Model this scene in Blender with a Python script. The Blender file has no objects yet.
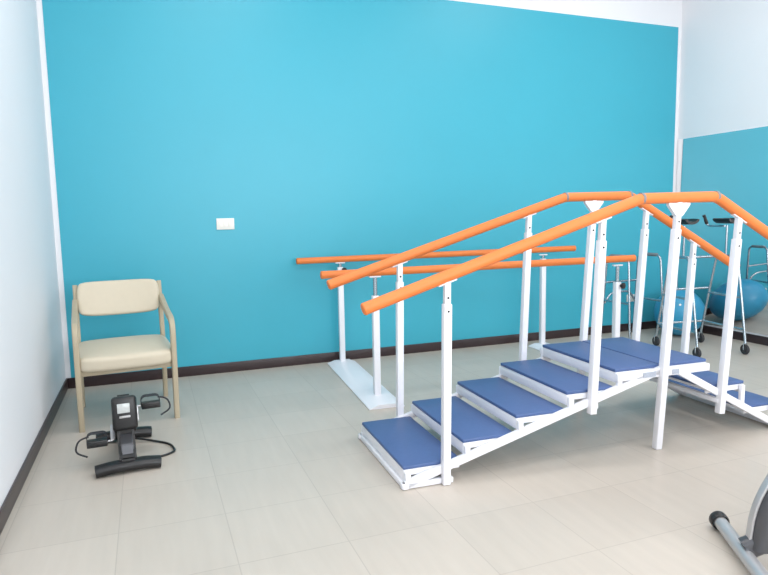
import bpy, bmesh, math, random
from mathutils import Vector, Matrix, Quaternion, Euler
random.seed(3)
try: bpy.context.scene.view_settings.view_transform='Standard'
except Exception: pass
# ---------------------------------------------------------------- materials
def s2l(c):
    return tuple(((x/255)/12.92 if x/255<=0.04045 else ((x/255+0.055)/1.055)**2.4) for x in c)+(1,)
def mat(name,rgb,rough=0.5,metal=0.0,noise=0.04,nscale=8.0,bump=0.0,emis=None,coat=0):
    m=bpy.data.materials.new(name); m.use_nodes=True
    nt=m.node_tree; b=nt.nodes["Principled BSDF"]
    col=s2l(rgb)
    b.inputs["Roughness"].default_value=rough; b.inputs["Metallic"].default_value=metal
    if coat: b.inputs["Coat Weight"].default_value=coat
    tc=nt.nodes.new("ShaderNodeTexCoord"); n=nt.nodes.new("ShaderNodeTexNoise")
    n.inputs["Scale"].default_value=nscale; n.inputs["Detail"].default_value=4
    nt.links.new(tc.outputs["Object"],n.inputs["Vector"])
    mx=nt.nodes.new("ShaderNodeMix"); mx.data_type='RGBA'
    mx.inputs[6].default_value=tuple(max(0,c*(1-noise)) for c in col[:3])+(1,)
    mx.inputs[7].default_value=tuple(min(1,c*(1+noise)) for c in col[:3])+(1,)
    nt.links.new(n.outputs["Fac"],mx.inputs[0]); nt.links.new(mx.outputs[2],b.inputs["Base Color"])
    if bump:
        n2=nt.nodes.new("ShaderNodeTexNoise"); n2.inputs["Scale"].default_value=180
        nt.links.new(tc.outputs["Object"],n2.inputs["Vector"])
        bp=nt.nodes.new("ShaderNodeBump"); bp.inputs["Strength"].default_value=bump; bp.inputs["Distance"].default_value=0.002
        nt.links.new(n2.outputs["Fac"],bp.inputs["Height"]); nt.links.new(bp.outputs["Normal"],b.inputs["Normal"])
    if emis:
        b.inputs["Emission Color"].default_value=emis[0]; b.inputs["Emission Strength"].default_value=emis[1]
    return m
M={}
M['turq']=mat("turquoise_paint",(60,171,194),0.40,noise=0.03,nscale=1.5,bump=0.1)
M['white']=mat("white_wall_paint",(236,237,241),0.6,noise=0.01,nscale=2)
M['ceil']=mat("ceiling_paint",(240,240,240),0.8,noise=0.01)
M['base']=mat("dark_brown_tile",(54,41,43),0.35,noise=0.15,nscale=12)
M['frame']=mat("white_powder_coat",(236,237,243),0.35,noise=0.01)
M['orange']=mat("orange_handrail",(228,126,60),0.5,noise=0.06,nscale=20)
M['blue']=mat("blue_vinyl",(72,97,145),0.5,noise=0.08,nscale=40,bump=0.3)
M['black']=mat("black_plastic",(26,26,28),0.4,noise=0.1)
M['rubber']=mat("dark_rubber",(48,48,52),0.7,noise=0.1)
M['grey']=mat("grey_plastic",(130,133,136),0.4)
M['darkgrey']=mat("dark_grey_metal",(85,86,90),0.3,metal=0.5)
M['steel']=mat("brushed_steel",(170,182,190),0.25,metal=0.9,noise=0.03)
M['silver']=mat("silver_paint",(190,190,192),0.3,metal=0.5)
M['wood']=mat("pale_beech_wood",(180,168,144),0.45,noise=0.08,nscale=10)
M['cream']=mat("cream_vinyl",(206,196,175),0.5,noise=0.03,nscale=30,bump=0.2)
M['ball']=mat("blue_ball_vinyl",(50,150,190),0.35)
M['plate']=mat("switch_plastic",(240,238,232),0.35)
M['label']=mat("paper_label",(170,178,192),0.5,noise=0.3,nscale=120)
M['lcd']=mat("lcd_screen",(190,195,195),0.2,noise=0.2,nscale=60)
def mirror():
    m=bpy.data.materials.new("mirror_glass"); m.use_nodes=True
    b=m.node_tree.nodes["Principled BSDF"]
    b.inputs["Metallic"].default_value=1; b.inputs["Roughness"].default_value=0.02
    b.inputs["Base Color"].default_value=(0.88,0.87,0.87,1); return m
M['mirror']=mirror()
def floormat():
    m=bpy.data.materials.new("porcelain_floor_tiles"); m.use_nodes=True
    nt=m.node_tree; b=nt.nodes["Principled BSDF"]; L=nt.links.new
    tc=nt.nodes.new("ShaderNodeTexCoord")
    br=nt.nodes.new("ShaderNodeTexBrick"); br.offset=0.0; br.squash=1.0
    br.inputs["Scale"].default_value=1; br.inputs["Brick Width"].default_value=0.47; br.inputs["Row Height"].default_value=0.47
    br.inputs["Mortar Size"].default_value=0.003; br.inputs["Mortar Smooth"].default_value=0.5
    br.inputs["Color1"].default_value=s2l((196,187,176)); br.inputs["Color2"].default_value=s2l((191,182,171))
    br.inputs["Mortar"].default_value=s2l((178,169,159))
    L(tc.outputs["Object"],br.inputs["Vector"])
    mp=nt.nodes.new("ShaderNodeMapping"); mp.inputs["Scale"].default_value=(14,1.6,1); L(tc.outputs["Object"],mp.inputs["Vector"])
    n=nt.nodes.new("ShaderNodeTexNoise"); n.inputs["Scale"].default_value=1.6; n.inputs["Detail"].default_value=6; L(mp.outputs["Vector"],n.inputs["Vector"])
    rp=nt.nodes.new("ShaderNodeMapRange"); rp.inputs[3].default_value=0.92; rp.inputs[4].default_value=1.07; L(n.outputs["Fac"],rp.inputs[0])
    mx=nt.nodes.new("ShaderNodeVectorMath"); mx.operation='SCALE'; L(br.outputs["Color"],mx.inputs[0]); L(rp.outputs[0],mx.inputs[3])
    L(mx.outputs[0],b.inputs["Base Color"])
    b.inputs["Roughness"].default_value=0.36
    bp=nt.nodes.new("ShaderNodeBump"); bp.inputs["Strength"].default_value=0.08; bp.inputs["Distance"].default_value=0.002; bp.invert=True
    L(br.outputs["Fac"],bp.inputs["Height"]); L(bp.outputs["Normal"],b.inputs["Normal"])
    return m
M['floor']=floormat()
# ---------------------------------------------------------------- geometry helpers
def empty(name,loc=(0,0,0),rz=0,sc=1.0):
    e=bpy.data.objects.new(name,None); e.location=loc; e.rotation_euler=(0,0,math.radians(rz)); e.scale=(sc,sc,sc)
    e.empty_display_size=0.1; bpy.context.collection.objects.link(e); return e
def finish(name,bm,m,parent=None,smooth=True,subsurf=0):
    bmesh.ops.recalc_face_normals(bm,faces=bm.faces[:])
    me=bpy.data.meshes.new(name); bm.to_mesh(me); bm.free()
    ob=bpy.data.objects.new(name,me); bpy.context.collection.objects.link(ob)
    me.materials.append(M[m])
    if smooth:
        for p in me.polygons: p.use_smooth=True
        try: me.set_sharp_from_angle(angle=math.radians(40))
        except Exception: pass
    if subsurf:
        s=ob.modifiers.new("ss","SUBSURF"); s.levels=subsurf; s.render_levels=subsurf
    if parent: ob.parent=parent
    return ob
def frame_box(bm,c,size,R=None,bev=0.0,seg=2):
    r=bmesh.ops.create_cube(bm,size=1.0); vs=r['verts']
    Mx=Matrix.Translation(Vector(c))@((R or Matrix.Identity(3)).to_4x4())@Matrix.Diagonal((size[0],size[1],size[2],1))
    bmesh.ops.transform(bm,matrix=Mx,verts=vs)
    if bev:
        es=set()
        for v in vs: es.update(v.link_edges)
        bmesh.ops.bevel(bm,geom=list(es),offset=bev,segments=seg,profile=0.5,affect='EDGES')
def box(name,c,size,m,parent=None,bev=0.003,rot=None,seg=2):
    bm=bmesh.new(); R=None
    if rot: R=Euler([math.radians(a) for a in rot]).to_matrix()
    frame_box(bm,c,size,R,bev,seg); return finish(name,bm,m,parent)
def boxes(name,lst,m,parent=None,bev=0.003):
    bm=bmesh.new()
    for c,s in lst: frame_box(bm,c,s,None,bev)
    return finish(name,bm,m,parent)
def beam_into(bm,p0,p1,w,d,bev=0.004):
    p0=Vector(p0);p1=Vector(p1);t=(p1-p0);L=t.length;t.normalize()
    ref=Vector((0,1,0)) if abs(t.y)<0.9 else Vector((1,0,0))
    n=(ref-t*ref.dot(t)).normalized(); b=t.cross(n)
    R=Matrix((b,n,t)).transposed()
    frame_box(bm,(p0+p1)/2,(d,w,L),R,bev)
def beams(name,lst,w,d,m,parent=None,bev=0.004):
    bm=bmesh.new()
    for a,b in lst: beam_into(bm,a,b,w,d,bev)
    return finish(name,bm,m,parent)
def fillet(pts,rad,n=6):
    pts=[Vector(p) for p in pts]; out=[pts[0]]
    for i in range(1,len(pts)-1):
        a,b,c=pts[i-1],pts[i],pts[i+1]
        d1=(a-b);d2=(c-b); r=min(rad,d1.length*0.48,d2.length*0.48)
        s=b+d1.normalized()*r; e=b+d2.normalized()*r
        for k in range(n+1):
            t=k/n; out.append(s*(1-t)**2+b*2*t*(1-t)+e*t*t)
    out.append(pts[-1]); return out
def sweep_into(bm,pts,prof,ref=None,caps=True):
    pts=[Vector(p) for p in pts]; N=len(pts)
    tans=[]
    for i in range(N):
        a=pts[max(0,i-1)]; b=pts[min(N-1,i+1)]; tans.append((b-a).normalized())
    if ref is None: ref=Vector((0,0,1)) if abs(tans[0].z)<0.9 else Vector((0,1,0))
    n=Vector(ref); rings=[]
    for i in range(N):
        t=tans[i]; n=(n-t*n.dot(t)).normalized(); b=t.cross(n)
        rings.append([bm.verts.new(pts[i]+n*u+b*v) for u,v in prof])
    K=len(prof)
    for i in range(N-1):
        for k in range(K):
            bm.faces.new((rings[i][k],rings[i][(k+1)%K],rings[i+1][(k+1)%K],rings[i+1][k]))
    if caps:
        bm.faces.new(rings[0]); bm.faces.new(rings[-1])
def circ(r,n=16): return [(r*math.cos(2*math.pi*k/n),r*math.sin(2*math.pi*k/n)) for k in range(n)]
def rrect(w,h,r,n=3):
    out=[]
    for cx_,cy_,a0 in ((w/2-r,h/2-r,0),(-w/2+r,h/2-r,90),(-w/2+r,-h/2+r,180),(w/2-r,-h/2+r,270)):
        for k in range(n+1):
            a=math.radians(a0+90*k/n); out.append((cx_+r*math.cos(a),cy_+r*math.sin(a)))
    return out
def tubes(name,paths,r,m,parent=None,rad=0.05,n=14):
    bm=bmesh.new()
    for p in paths: sweep_into(bm,fillet(p,rad) if len(p)>2 else p,circ(r,n))
    return finish(name,bm,m,parent)
def sweep(name,pts,prof,m,parent=None,ref=None):
    bm=bmesh.new(); sweep_into(bm,pts,prof,ref); return finish(name,bm,m,parent)
def lathe_into(bm,c,axis,prof,n=28):
    axis=Vector(axis).normalized(); q=Vector((0,0,1)).rotation_difference(axis)
    rings=[]
    for r,h in prof:
        if r<1e-6: rings.append([bm.verts.new(Vector(c)+q@Vector((0,0,h)))])
        else: rings.append([bm.verts.new(Vector(c)+q@Vector((r*math.cos(2*math.pi*k/n),r*math.sin(2*math.pi*k/n),h))) for k in range(n)])
    for a,b in zip(rings,rings[1:]):
        for k in range(n):
            k2=(k+1)%n
            if len(a)==1 and len(b)==1: continue
            if len(a)==1: bm.faces.new((a[0],b[k],b[k2]))
            elif len(b)==1: bm.faces.new((a[k],a[k2],b[0]))
            else: bm.faces.new((a[k],a[k2],b[k2],b[k]))
def lathe(name,items,m,parent=None,n=28):
    bm=bmesh.new()
    for c,ax,prof in items: lathe_into(bm,c,ax,prof,n)
    return finish(name,bm,m,parent)
def knob(c,ax,r=0.022,h=0.03):
    return (c,ax,[(0,0),(r*0.5,0),(r*0.5,h*0.4),(r,h*0.5),(r,h*0.95),(r*0.8,h),(0,h)])
def poly_prism(name,pts_xz,y0,y1,m,parent=None,bev=0.0):
    bm=bmesh.new()
    a=[bm.verts.new((x,y0,z)) for x,z in pts_xz]; b=[bm.verts.new((x,y1,z)) for x,z in pts_xz]
    bm.faces.new(a); bm.faces.new(b); K=len(a)
    for k in range(K): bm.faces.new((a[k],a[(k+1)%K],b[(k+1)%K],b[k]))
    if bev: bmesh.ops.bevel(bm,geom=bm.edges[:],offset=bev,segments=2,affect='EDGES')
    return finish(name,bm,m,parent)
def poly_prism_x(name,pts_yz,x0,x1,m,parent=None,bev=0.0):
    bm=bmesh.new()
    a=[bm.verts.new((x0,y,z)) for y,z in pts_yz]; b=[bm.verts.new((x1,y,z)) for y,z in pts_yz]
    bm.faces.new(a); bm.faces.new(b); K=len(a)
    for k in range(K): bm.faces.new((a[k],a[(k+1)%K],b[(k+1)%K],b[k]))
    if bev: bmesh.ops.bevel(bm,geom=bm.edges[:],offset=bev,segments=3,affect='EDGES')
    return finish(name,bm,m,parent)
# ---------------------------------------------------------------- room
XL=-0.04; W=6.58; D=8.2; HC=4.3; T=0.12; XM=(XL+W)/2; XW=W-XL
box("floor",(XM,-D/2,-0.05),(XW+2*T,D+2*T,0.1),'floor',bev=0)
box("ceiling",(XM,-D/2,HC+0.05),(XW+2*T,D+2*T,0.1),'ceil',bev=0)
box("wall_left",(XL-T/2,-D/2,HC/2),(T,D+2*T,HC),'white',bev=0)
box("wall_right",(W+T/2,-D/2,HC/2),(T,D+2*T,HC),'white',bev=0)
box("wall_back",(XM,T/2,HC/2),(XW,T,HC),'white',bev=0)
bw=box("turquoise_paint_field",((0.0+6.53)/2,-0.002,3.5/2),(6.53,0.004,3.5),'turq',bev=0)
bw.parent=bpy.data.objects["wall_back"]; bw.matrix_parent_inverse=Matrix.Identity(4)
wx0,wx1,wz0,wz1=0.8,5.6,0.9,3.2
boxes("wall_front",[(((XL+wx0)/2,-D-T/2,HC/2),(wx0-XL,T,HC)),(((wx1+W)/2,-D-T/2,HC/2),(W-wx1,T,HC)),
  (((wx0+wx1)/2,-D-T/2,wz0/2),(wx1-wx0,T,wz0)),(((wx0+wx1)/2,-D-T/2,(wz1+HC)/2),(wx1-wx0,T,HC-wz1))],'white',bev=0)
win=empty("window_1",((wx0+wx1)/2,-D-0.05,0))
ww=wx1-wx0; wh=wz1-wz0; wc=(wz0+wz1)/2
boxes("window_frame",[((0,0,wz0+0.03),(ww,0.06,0.06)),((0,0,wz1-0.03),(ww,0.06,0.06))]+[((-ww/2+0.03+k*(ww-0.06)/4,0,wc),(0.06,0.06,wh-0.1)) for k in range(5)],'frame',win)
mp=M['pane']=bpy.data.materials.new("frosted_daylight_pane"); mp.use_nodes=True
pb=mp.node_tree.nodes["Principled BSDF"]; pb.inputs["Base Color"].default_value=(0.8,0.85,0.9,1)
pb.inputs["Emission Color"].default_value=(0.9,0.95,1,1); pb.inputs["Emission Strength"].default_value=1.5
box("window_pane",(0,-0.02,wc),(ww-0.1,0.006,wh-0.1),'pane',win,bev=0)
bh=0.09
box("baseboard_back",(XM,-0.010,bh/2),(XW-0.02,0.012,bh),'base',bev=0.002)
box("baseboard_left",(XL+0.006,-D/2,bh/2),(0.012,D-0.01,bh),'base',bev=0.002)
box("baseboard_right",(W-0.006,-D/2,bh/2),(0.012,D-0.04,bh),'base',bev=0.002)
box("wall_mirror",(W-0.006,-2.27,(0.11+2.23)/2),(0.010,4.5,2.12),'mirror',bev=0.001)
# ---------------------------------------------------------------- switch & outlet
def wallplate(name,x,z,w,h,n):
    e=empty(name,(x,-0.004,z))
    box("cover_plate",(0,-0.006,0),(w,0.010,h),'plate',e,bev=0.003)
    for k in range(n):
        box("rocker_%d"%(k+1),((k-(n-1)/2)*w*0.27,-0.013,0),(w*0.23,0.006,h*0.55),'plate',e,bev=0.0015)
wallplate("light_switch",1.33,1.355,0.155,0.10,3)
wallplate("wall_outlet",5.94,0.39,0.12,0.085,2)
# ---------------------------------------------------------------- training staircase
st=empty("training_staircase",(1.812,-2.93,0),-2.3)
YN,YF=0.0,0.82
def rail(y,dx,dz,nm):
    pts=[(-0.18+dx*0.35,y,0.955+dz),(1.44+dx,y,1.470+dz),(1.972+dx,y,1.478+dz),(2.99+dx,y,0.93+dz)]
    sweep(nm,fillet(pts,0.03,3),circ(0.031,20),'orange',st)
    for k,(p,q) in enumerate(((pts[0],pts[1]),(pts[3],pts[2]))):
        p=Vector(p); a=(p-Vector(q)).normalized()
        lathe("end_cap_"+nm[-3:]+str(k),[(p-a*0.002,a,[(0.0,0.0),(0.0315,0.0),(0.0315,0.008),(0.026,0.014),(0,0.015)])],'orange',st)
    for k in (1,2):
        p=Vector(pts[k]); lathe("joint_collar_"+nm[-3:]+str(k),[(p-Vector((0.008,0,0)),(1,0,0),[(0,0),(0.0325,0),(0.0325,0.016),(0,0.016)])],'grey',st)
    return pts
def rz(pts,x):
    for a,b in zip(pts,pts[1:]):
        if a[0]<=x<=b[0]: return a[2]+(b[2]-a[2])*(x-a[0])/(b[0]-a[0])
rn=rail(YN,0,0,"handrail_near"); rf=rail(YF,0.075,0.035,"handrail_far")
posts=[(0.24,0.0,0.255),(1.14,0.27,1.185),(1.605,0.0,1.70),(2.075,0.16,2.155),(2.53,0.0,2.60)]
for side,y,R_,dx in (("near",YN,rn,0),("far",YF,rf,0.045)):
    bm=bmesh.new(); bm2=bmesh.new(); dots=[]
    for (xb,zb,xt) in posts:
        xb+=dx; xt+=dx; zt=rz(R_,xt)-0.035
        beam_into(bm,(xb,y,zb+0.002),(xb+(xt-xb)*0.9,y,zb+(zt-zb)*0.9),0.042,0.042)
        beam_into(bm2,(xb+(xt-xb)*0.88,y,zb+(zt-zb)*0.88),(xt,y,zt+0.01),0.032,0.032,0.003)
        for fr in (0.865,0.93):
            dots.append(((xb+(xt-xb)*fr,y-0.0215+ (0.005 if fr>0.9 else 0),zb+(zt-zb)*fr),(0,-1,0),[(0,0),(0.006,0),(0.006,0.002),(0,0.002)]))
        beam_into(bm2,(xt-0.05,y,rz(R_,xt-0.05)-0.033),(xt+0.05,y,rz(R_,xt+0.05)-0.033),0.03,0.008,0.002)
    finish("uprights_"+side,bm,'frame',st); finish("telescopic_tops_"+side,bm2,'frame',st)
    lathe("adjust_holes_"+side,dots,'black',st,n=10)
    xt=posts[2][2]+dx; z=rz(R_,xt)-0.03
    poly_prism("platform_bracket_"+side,[(xt-0.075,z),(xt+0.075,z),(xt+0.075,z-0.012),(xt+0.022,z-0.075),(xt-0.022,z-0.075),(xt-0.075,z-0.012)],y-0.012,y+0.012,'frame',st)
y0,y1=0.035,0.785; ym=(y0+y1)/2; yw=y1-y0
treads=[(0.018,0.115,0.325),(0.357,0.213,0.312),(0.677,0.309,0.312),(0.997,0.405,0.315),(1.322,0.502,0.315),(1.645,0.503,0.345),(2.00,0.335,0.30),(2.31,0.17,0.30)]
for i,(x,z,dp) in enumerate(treads):
    box("tread_pad_%d"%(i+1),(x+dp/2,ym,z-0.010),(dp,yw,0.020),'blue',st,bev=0.006)
    lst=[((x+dp/2,ym,z-0.028),(dp-0.006,yw-0.004,0.016)),
         ((x+0.006 if i<6 else x+dp-0.006,ym,z-0.05),(0.008,yw-0.004,0.06))]
    lst+=[((x+dp/2,y0+0.012,z-0.038),(dp-0.01,0.016,0.03)),((x+dp/2,y1-0.012,z-0.038),(dp-0.01,0.016,0.03))]
    boxes("tread_tray_%d"%(i+1),lst,'frame',st,bev=0.002)
for side,y in (("near",0.022),("far",YF-0.022)):
    bm=bmesh.new()
    beam_into(bm,(0.02,y,0.022),(1.64,y,0.475),0.03,0.042)
    beam_into(bm,(1.32,y,0.455),(1.99,y,0.458),0.03,0.045)
    beam_into(bm,(1.77,y,0.45),(2.57,y,0.022),0.03,0.042)
    beam_into(bm,(0.0,y,0.018),(0.27,y,0.018),0.03,0.03)
    for (x,z,dp) in treads[:5]:
        zs=0.022+0.28*x
        beam_into(bm,(x+0.018,y,zs),(x+0.018,y,z-0.03),0.026,0.03)
    for (x,z,dp) in treads[6:]:
        for xx in (x+0.03,x+dp-0.03):
            zs=max(0.004,0.45-(xx-1.77)*0.535)
            if zs<z-0.05: beam_into(bm,(xx,y,zs),(xx,y,z-0.02),0.026,0.028)
            else: beam_into(bm,(xx,y,z-0.03),(xx,y,zs),0.026,0.028)
    finish("stringer_"+side,bm,'frame',st)
beams("cross_members",[((0.02,0.0,0.018),(0.02,YF,0.018)),((0.27,0.0,0.018),(0.27,YF,0.018)),((1.17,0.0,0.31),(1.17,YF,0.31)),((1.63,0.0,0.44),(1.63,YF,0.44)),((2.07,0.0,0.24),(2.07,YF,0.24)),((2.57,0.0,0.02),(2.57,YF,0.02))],0.03,0.03,'frame',st)
boxes("rating_label",[((1.54,0.005,0.456),(0.09,0.003,0.03)),((1.73,0.005,0.456),(0.05,0.003,0.03))],'label',st,bev=0.0)
# ---------------------------------------------------------------- parallel bars
pbx=empty("parallel_bars",(2.32,-0.14,0),-4.2)
bars=[(0.0,1.0,-0.37,2.56),(-1.20,0.975,-0.375,2.35)]
for nm,(y,z,xa,xb) in zip(("far","near"),bars):
    sweep("bar_"+nm,[(xa,y,z),(xb,y,z+0.025)],circ(0.029,18),'orange',pbx)
    bm=bmesh.new(); lathe_into(bm,(xa,y,z),(-1,0,0),[(0.0295,-0.004),(0.0295,0.006),(0.02,0.012),(0,0.012)]); lathe_into(bm,(xb,y,z+0.025),(1,0,0),[(0.0295,-0.004),(0.0295,0.006),(0.02,0.012),(0,0.012)]); finish("bar_caps_"+nm,bm,'orange',pbx)
for k,px in enumerate((0.03,2.19)):
    poly_prism("base_plate_%d"%(k+1),[(px-0.14,0.002),(px+0.13,0.002),(px+0.13,0.008),(px+0.07,0.032),(px-0.07,0.032),(px-0.14,0.008)],-1.48,0.04,'frame',pbx)
    for nm,(y,z,xa,xb) in zip(("far","near"),bars):
        kz=0.80 if nm=="near" else 0.93
        beams("post_%s_%d"%(nm,k+1),[((px,y,0.03),(px,y,kz))],0.05,0.05,'frame',pbx)
        tubes("inner_post_%s_%d"%(nm,k+1),[[(px,y,kz-0.05),(px,y,z-0.03)]],0.016,'steel',pbx)
        lathe("clamp_%s_%d"%(nm,k+1),[knob((px+0.02,y-0.02,kz-0.03),(0.4,-1,0),0.026,0.035)],'black',pbx)
        box("saddle_%s_%d"%(nm,k+1),(px,y,z-0.03),(0.09,0.03,0.012),'frame',pbx)
# ---------------------------------------------------------------- armchair
ch=empty("armchair",(0.465,-0.93,0),5)
def plank(name,pts,w,t):
    sweep(name,fillet(pts,0.09,8),rrect(t,w,0.008),'wood',ch,ref=Vector((1,0,0)))
for nm,s in (("left",-1),("right",1)):
    x=s*0.305
    plank("arm_and_front_leg_"+nm,[(x,-0.29,0.0),(x,-0.31,0.40),(x,-0.315,0.70),(x,-0.05,0.73),(x*0.98,0.235,0.81)],0.050,0.036)
    plank("rear_leg_"+nm,[(x*0.98,0.33,0.0),(x*0.97,0.24,0.45),(x*0.96,0.27,0.80),(x*0.96,0.30,0.93)],0.044,0.034)
    box("side_rail_"+nm,(x*0.95,-0.03,0.40),(0.024,0.54,0.05),'wood',ch)
box("front_rail",(0,-0.29,0.40),(0.57,0.022,0.055),'wood',ch)
box("rear_rail",(0,0.235,0.40),(0.55,0.022,0.05),'wood',ch)
def cushion(name,sx,sy,sz,c,curve=0,tilt=0,dome=0.0):
    bm=bmesh.new(); frame_box(bm,(0,0,0),(sx,sy,sz))
    bmesh.ops.subdivide_edges(bm,edges=bm.edges[:],cuts=9,use_grid_fill=True)
    for v in bm.verts:
        u=2*v.co.x/sx; w=2*v.co.y/sy; h=2*v.co.z/sz
        p=5.0
        n=(abs(u)**p+abs(w)**p+abs(h)**p)**(1/p) if max(abs(u),abs(w),abs(h))>0 else 1
        m_=max(abs(u),abs(w),abs(h)); k=m_/n if n else 1
        v.co*= (k*0.7+0.3)
        if dome and h>0: v.co.z+=dome*(1-u*u)*(1-w*w)
        if curve: v.co.y+=curve*(1-u*u)
    R=Matrix.Rotation(math.radians(tilt),4,'X')
    bmesh.ops.transform(bm,matrix=Matrix.Translation(Vector(c))@R,verts=bm.verts)
    return finish(name,bm,'cream',ch,subsurf=1)
cushion("seat_cushion",0.63,0.62,0.12,(0,-0.05,0.462),dome=0.02,tilt=2)
cushion("back_cushion",0.57,0.055,0.26,(0,0.245,0.83),curve=0.03,tilt=-12)
# ---------------------------------------------------------------- pedal exerciser
pe=empty("pedal_exerciser",(0.478,-1.82,0),4,1.08)
def footbar(name,y,hw):
    sweep(name,fillet([(-hw,y,0.026),(-hw*0.5,y,0.036),(hw*0.5,y,0.036),(hw,y,0.026)],0.05),rrect(0.05,0.085,0.02),'black',pe)
footbar("front_foot",-0.25,0.157); footbar("rear_foot",0.27,0.15)
poly_prism_x("body_shell",[(-0.25,0.04),(-0.27,0.07),(-0.22,0.12),(-0.14,0.14),(-0.125,0.33),(-0.08,0.365),(-0.01,0.35),(0.03,0.30),(0.05,0.16),(0.16,0.08),(0.29,0.062),(0.29,0.04),(0,0.03)],-0.042,0.042,'black',pe,0.012)
poly_prism_x("lower_trim",[(-0.252,0.09),(-0.222,0.124),(-0.145,0.144),(-0.142,0.17),(-0.23,0.14)],-0.03,0.03,'darkgrey',pe,0.004)
box("console",(0,-0.118,0.275),(0.125,0.055,0.18),'black',pe,bev=0.018,rot=(-8,0,0),seg=3)
box("console_screen",(-0.005,-0.150,0.31),(0.062,0.006,0.05),'lcd',pe,bev=0.002,rot=(-8,0,0))
boxes("console_buttons",[((0.0,-0.146,0.262),(0.055,0.008,0.012)),((0.0,-0.143,0.238),(0.055,0.008,0.012))],'silver',pe,bev=0.002)
lathe("crank_hub",[((-0.055,-0.02,0.19),(1,0,0),[(0,0),(0.05,0),(0.055,0.01),(0.055,0.10),(0.05,0.11),(0,0.11)])],'black',pe)
beams("cranks",[((0.062,-0.02,0.19),(0.066,0.05,0.255)),((-0.062,-0.02,0.19),(-0.066,-0.09,0.125))],0.014,0.024,'silver',pe)
def pedal(nm,c,s):
    x,y,z=c
    boxes("pedal_"+nm,[((x,y,z),(0.10,0.10,0.02)),((x,y-0.045,z+0.008),(0.10,0.012,0.034))],'black',pe,bev=0.004)
    tubes("pedal_axle_"+nm,[[(x-s*0.075,y,z),(x+s*0.03,y,z)]],0.006,'silver',pe)
    sweep("pedal_strap_"+nm,fillet([(x-0.05,y+0.01,z),(x-0.048,y,z+0.055),(x+0.048,y,z+0.055),(x+0.05,y+0.01,z)],0.03),rrect(0.03,0.004,0.0015),'rubber',pe,ref=Vector((0,1,0)))
    tubes("strap_tail_"+nm,[[(x+s*0.04,y,z+0.04),(x+s*0.09,y-0.01,z+0.03),(x+s*0.11,y-0.02,z-0.03),(x+s*0.05,y-0.03,z-0.06)]],0.005,'rubber',pe,rad=0.03,n=8)
pedal("right",(0.142,0.05,0.255),1); pedal("left",(-0.142,-0.09,0.125),-1)
tubes("power_cord",[[(0.03,0.2,0.03),(0.14,0.16,0.008),(0.24,0.05,0.007),(0.25,-0.08,0.007),(0.2,-0.12,0.007),(0.1,-0.14,0.007)]],0.006,'black',pe,rad=0.08)
# ---------------------------------------------------------------- exercise ball
eb=empty("exercise_ball",(6.22,-0.46,0))
pr=[]
for k in range(0,25):
    a=-math.pi/2+math.pi*k/24; rr=0.265*math.cos(a)
    pr.append((max(rr,0) if 0<k<24 else 0,0.262*math.sin(a)+0.264+(0.003*math.sin(a*22))))
lathe("ball_shell",[((0,0,0),(0,0,1),pr)],'ball',eb,n=48)
lathe("valve_plug",[((-0.17,-0.17,0.38),(-0.65,-0.65,0.44),[(0,0),(0.012,0),(0.012,0.006),(0,0.008)])],'plate',eb,n=12)
# ---------------------------------------------------------------- walkers
def caster(name,par,x,y,r=0.05):
    lathe(name,[((x-0.014,y,r+0.001),(1,0,0),[(0,0),(r*0.5,0),(r*0.6,0.003),(r*0.9,0),(r,0.006),(r,0.022),(r*0.9,0.028),(r*0.6,0.025),(0,0.028)])],'rubber',par)
    tubes(name+"_fork",[[(x-0.02,y,r),(x-0.02,y,r*2+0.01),(x+0.02,y,r*2+0.01),(x+0.02,y,r)]],0.004,'steel',par,rad=0.01,n=8)
def forearm_walker(loc,rot,h=1.26):
    e=empty("forearm_walker",loc,rot); w=0.27; d=0.30
    paths=[]
    for s in (-1,1):
        x=s*w
        paths.append([(x,-d,0.11),(x,-d*0.75,0.55),(x,-d*0.5,0.95),(x,d*0.4,0.95),(x,d*0.7,0.55),(x,d,0.11)])
        paths.append([(x,-d*0.93,0.24),(x,d*0.93,0.24)])
        paths.append([(x,-d*0.75,0.55),(x,d*0.7,0.55)])
    paths.append([(-w,d*0.93,0.24),(w,d*0.93,0.24)]); paths.append([(-w,d*0.7,0.60),(w,d*0.7,0.60)]); paths.append([(-w,d*0.42,0.93),(w,d*0.42,0.93)])
    tubes("tube_frame",paths,0.0125,'steel',e,rad=0.08,n=10)
    tubes("support_stems",[[(s*w*0.9,-0.03,0.93),(s*w*0.9,-0.03,h-0.03)] for s in (-1,1)]+[[(s*w*0.9,0.0,h-0.04),(s*w*0.85,0.22,h-0.04),(s*w*0.7,0.23,h+0.05)] for s in (-1,1)],0.011,'steel',e,rad=0.04,n=10)
    tubes("hand_grips",[[(s*w*0.83,0.222,h-0.02),(s*w*0.7,0.23,h+0.07)] for s in (-1,1)],0.017,'black',e,n=10)
    for s,nm in ((-1,"left"),(1,"right")):
        pr=[]
        for k in range(9):
            a=math.radians(200+140*k/8); pr.append((0.085*math.cos(a),0.07*math.sin(a)))
        for k in range(8,-1,-1):
            a=math.radians(200+140*k/8); pr.append((0.062*math.cos(a),0.045*math.sin(a)))
        poly_prism("forearm_pad_"+nm,[(s*w*0.9+u,h+0.055+v) for u,v in pr],-0.14,0.08,'black',e)
    k=0
    for sx in (-1,1):
        for sy in (-1,1):
            k+=1; caster("caster_%d"%k,e,sx*w,sy*d)
    return e
forearm_walker((5.80,-1.12,0),-8,1.28)
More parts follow.
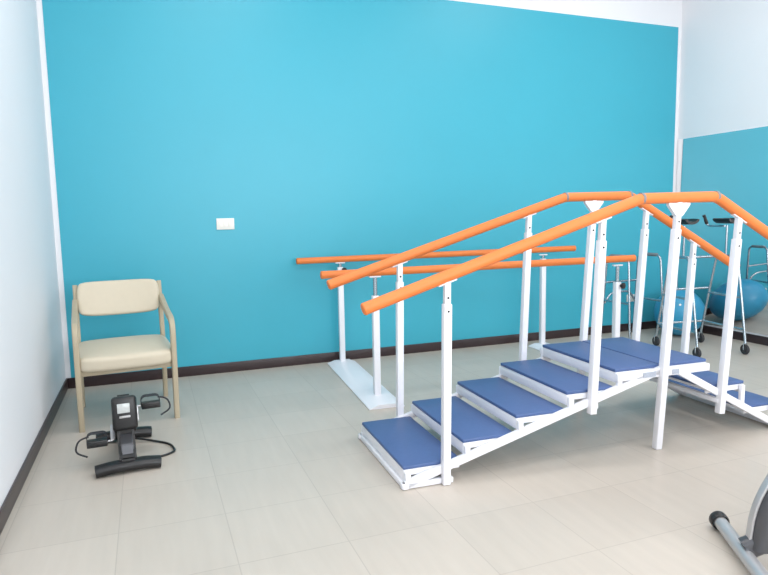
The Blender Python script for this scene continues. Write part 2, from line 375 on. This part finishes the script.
def folding_walker(loc,rot):
    e=empty("folding_walker",loc,rot); w=0.23; d=0.22; paths=[]
    for s in (-1,1):
        x=s*w
        paths.append([(x*1.08,-d,0.02),(x,-d*0.7,0.92),(x,d*0.7,0.92),(x*1.08,d,0.02)])
        paths.append([(x*1.04,-d*0.85,0.42),(x*1.04,d*0.85,0.42)])
    paths.append([(-w,d*0.8,0.62),(w,d*0.8,0.62)]); paths.append([(-w,d*0.85,0.38),(-w*0.6,d*0.83,0.5),(w*0.6,d*0.83,0.5),(w,d*0.85,0.38)])
    tubes("tube_frame",paths,0.0125,'steel',e,rad=0.07,n=10)
    tubes("hand_grips",[[(s*w,-d*0.5,0.922),(s*w,d*0.45,0.922)] for s in (-1,1)],0.019,'grey',e,n=12)
    lathe("rubber_feet",[((s*w*1.08,t*d,0.0),(0,0,1),[(0,0.001),(0.02,0.001),(0.018,0.04),(0,0.04)]) for s in (-1,1) for t in (-1,1)],'rubber',e,n=14)
    return e
folding_walker((5.66,-0.34,0),3)
# ---------------------------------------------------------------- exercise bike (mostly outside the frame)
bk=empty("exercise_bike",(3.205,-4.285,0),-30)
sweep("front_stabiliser",[(-0.45,-0.26,0.04),(-0.45,0.26,0.04)],circ(0.028,18),'silver',bk)
sweep("rear_stabiliser",[(0.55,-0.26,0.04),(0.55,0.26,0.04)],circ(0.028,18),'silver',bk)
lathe("end_caps",[((x,s*0.245,0.04),(0,s,0),[(0.032,0),(0.038,0.01),(0.038,0.04),(0.03,0.05),(0,0.05)]) for x in (-0.45,0.55) for s in (-1,1)],'black',bk)
sweep("main_frame",fillet([(-0.45,0,0.06),(-0.36,0,0.11),(0.0,0,0.16),(0.45,0,0.12),(0.55,0,0.07)],0.12),rrect(0.08,0.06,0.02),'darkgrey',bk)
sweep("front_column",fillet([(-0.40,0,0.07),(-0.385,0,0.24),(-0.29,0,0.42),(-0.08,0,0.75),(-0.06,0,1.12)],0.2,8),rrect(0.10,0.07,0.03),'darkgrey',bk,ref=Vector((0,1,0)))
sweep("column_trim",fillet([(-0.44,0,0.07),(-0.425,0,0.24),(-0.335,0,0.44),(-0.15,0,0.72)],0.2,8),rrect(0.04,0.012,0.004),'silver',bk,ref=Vector((0,1,0)))
lathe("flywheel_cover",[((-0.03,-0.05,0.36),(0,1,0),[(0,0),(0.18,0),(0.2,0.02),(0.2,0.08),(0.18,0.10),(0,0.10)])],'darkgrey',bk,n=40)
sweep("seat_post",fillet([(0.30,0,0.14),(0.34,0,0.45),(0.42,0,0.78)],0.15),rrect(0.06,0.06,0.02),'darkgrey',bk)
tubes("handlebar",[[(0.19,-0.24,1.15),(0.0,-0.2,1.12),(-0.06,0,1.12),(0.0,0.2,1.12),(0.19,0.24,1.15)]],0.016,'black',bk,rad=0.1)
box("bike_console",(-0.05,0,1.2),(0.06,0.2,0.14),'black',bk,bev=0.02,rot=(0,25,0))
bm=bmesh.new(); frame_box(bm,(0.44,0,0.82),(0.27,0.22,0.08),None,0.035,4); finish("saddle",bm,'black',bk)
beams("bike_cranks",[((0.0,0.075,0.33),(0.0,0.08,0.18)),((0.0,-0.075,0.33),(0.0,-0.08,0.48))],0.015,0.026,'silver',bk)
boxes("bike_pedals",[((0.0,0.14,0.18),(0.10,0.10,0.025)),((0.0,-0.14,0.48),(0.10,0.10,0.025))],'black',bk,bev=0.005)
# ---------------------------------------------------------------- lights
def ceil_fill(x,y,power):  # unseen ceiling panel with area light, added to brighten the closed room
    e=empty("added_ceiling_fill",(x,y,HC))
    boxes("housing",[((0,0,-0.02),(1.24,0.64,0.04))],'frame',e)
    ld=bpy.data.lights.new("fill_panel","AREA"); ld.shape='RECTANGLE'; ld.size=1.2; ld.size_y=0.6; ld.energy=power; ld.color=(1,0.98,0.96)
    lo=bpy.data.objects.new("fill_panel",ld); bpy.context.collection.objects.link(lo); lo.parent=e; lo.location=(0,0,-0.045)
for x in (1.6,4.8):
    for y in (-1.9,-4.2,-6.5): ceil_fill(x,y,27)
ld=bpy.data.lights.new("window_daylight","AREA"); ld.shape='RECTANGLE'; ld.size=ww-0.2; ld.size_y=wh-0.2; ld.energy=160; ld.color=(0.96,0.98,1)
lo=bpy.data.objects.new("window_daylight",ld); bpy.context.collection.objects.link(lo); lo.parent=win; lo.location=(0,0.08,wc); lo.rotation_euler=(math.radians(90),0,0)
w=bpy.data.worlds.new("world"); bpy.context.scene.world=w; w.use_nodes=True
w.node_tree.nodes["Background"].inputs[0].default_value=(0.7,0.8,0.9,1); w.node_tree.nodes["Background"].inputs[1].default_value=0.6
# ---------------------------------------------------------------- camera
X=Vector((0.9341,-0.0575,0.3525)); U=Vector((-0.0179,-0.9932,-0.1146))
U.normalize(); X=(X-U*X.dot(U)).normalized(); Y=U.cross(X)
if Y.z<0: Y=-Y
cam=bpy.data.objects.new("camera",bpy.data.cameras.new("camera")); bpy.context.collection.objects.link(cam)
cam.data.sensor_width=36; cam.data.lens=36*620/768
R=Matrix(((X.x,-X.y,-X.z),(Y.x,-Y.y,-Y.z),(U.x,-U.y,-U.z)))
cam.matrix_world=Matrix.Translation((0.666,-5.734,1.4))@R.to_4x4()
bpy.context.scene.camera=cam
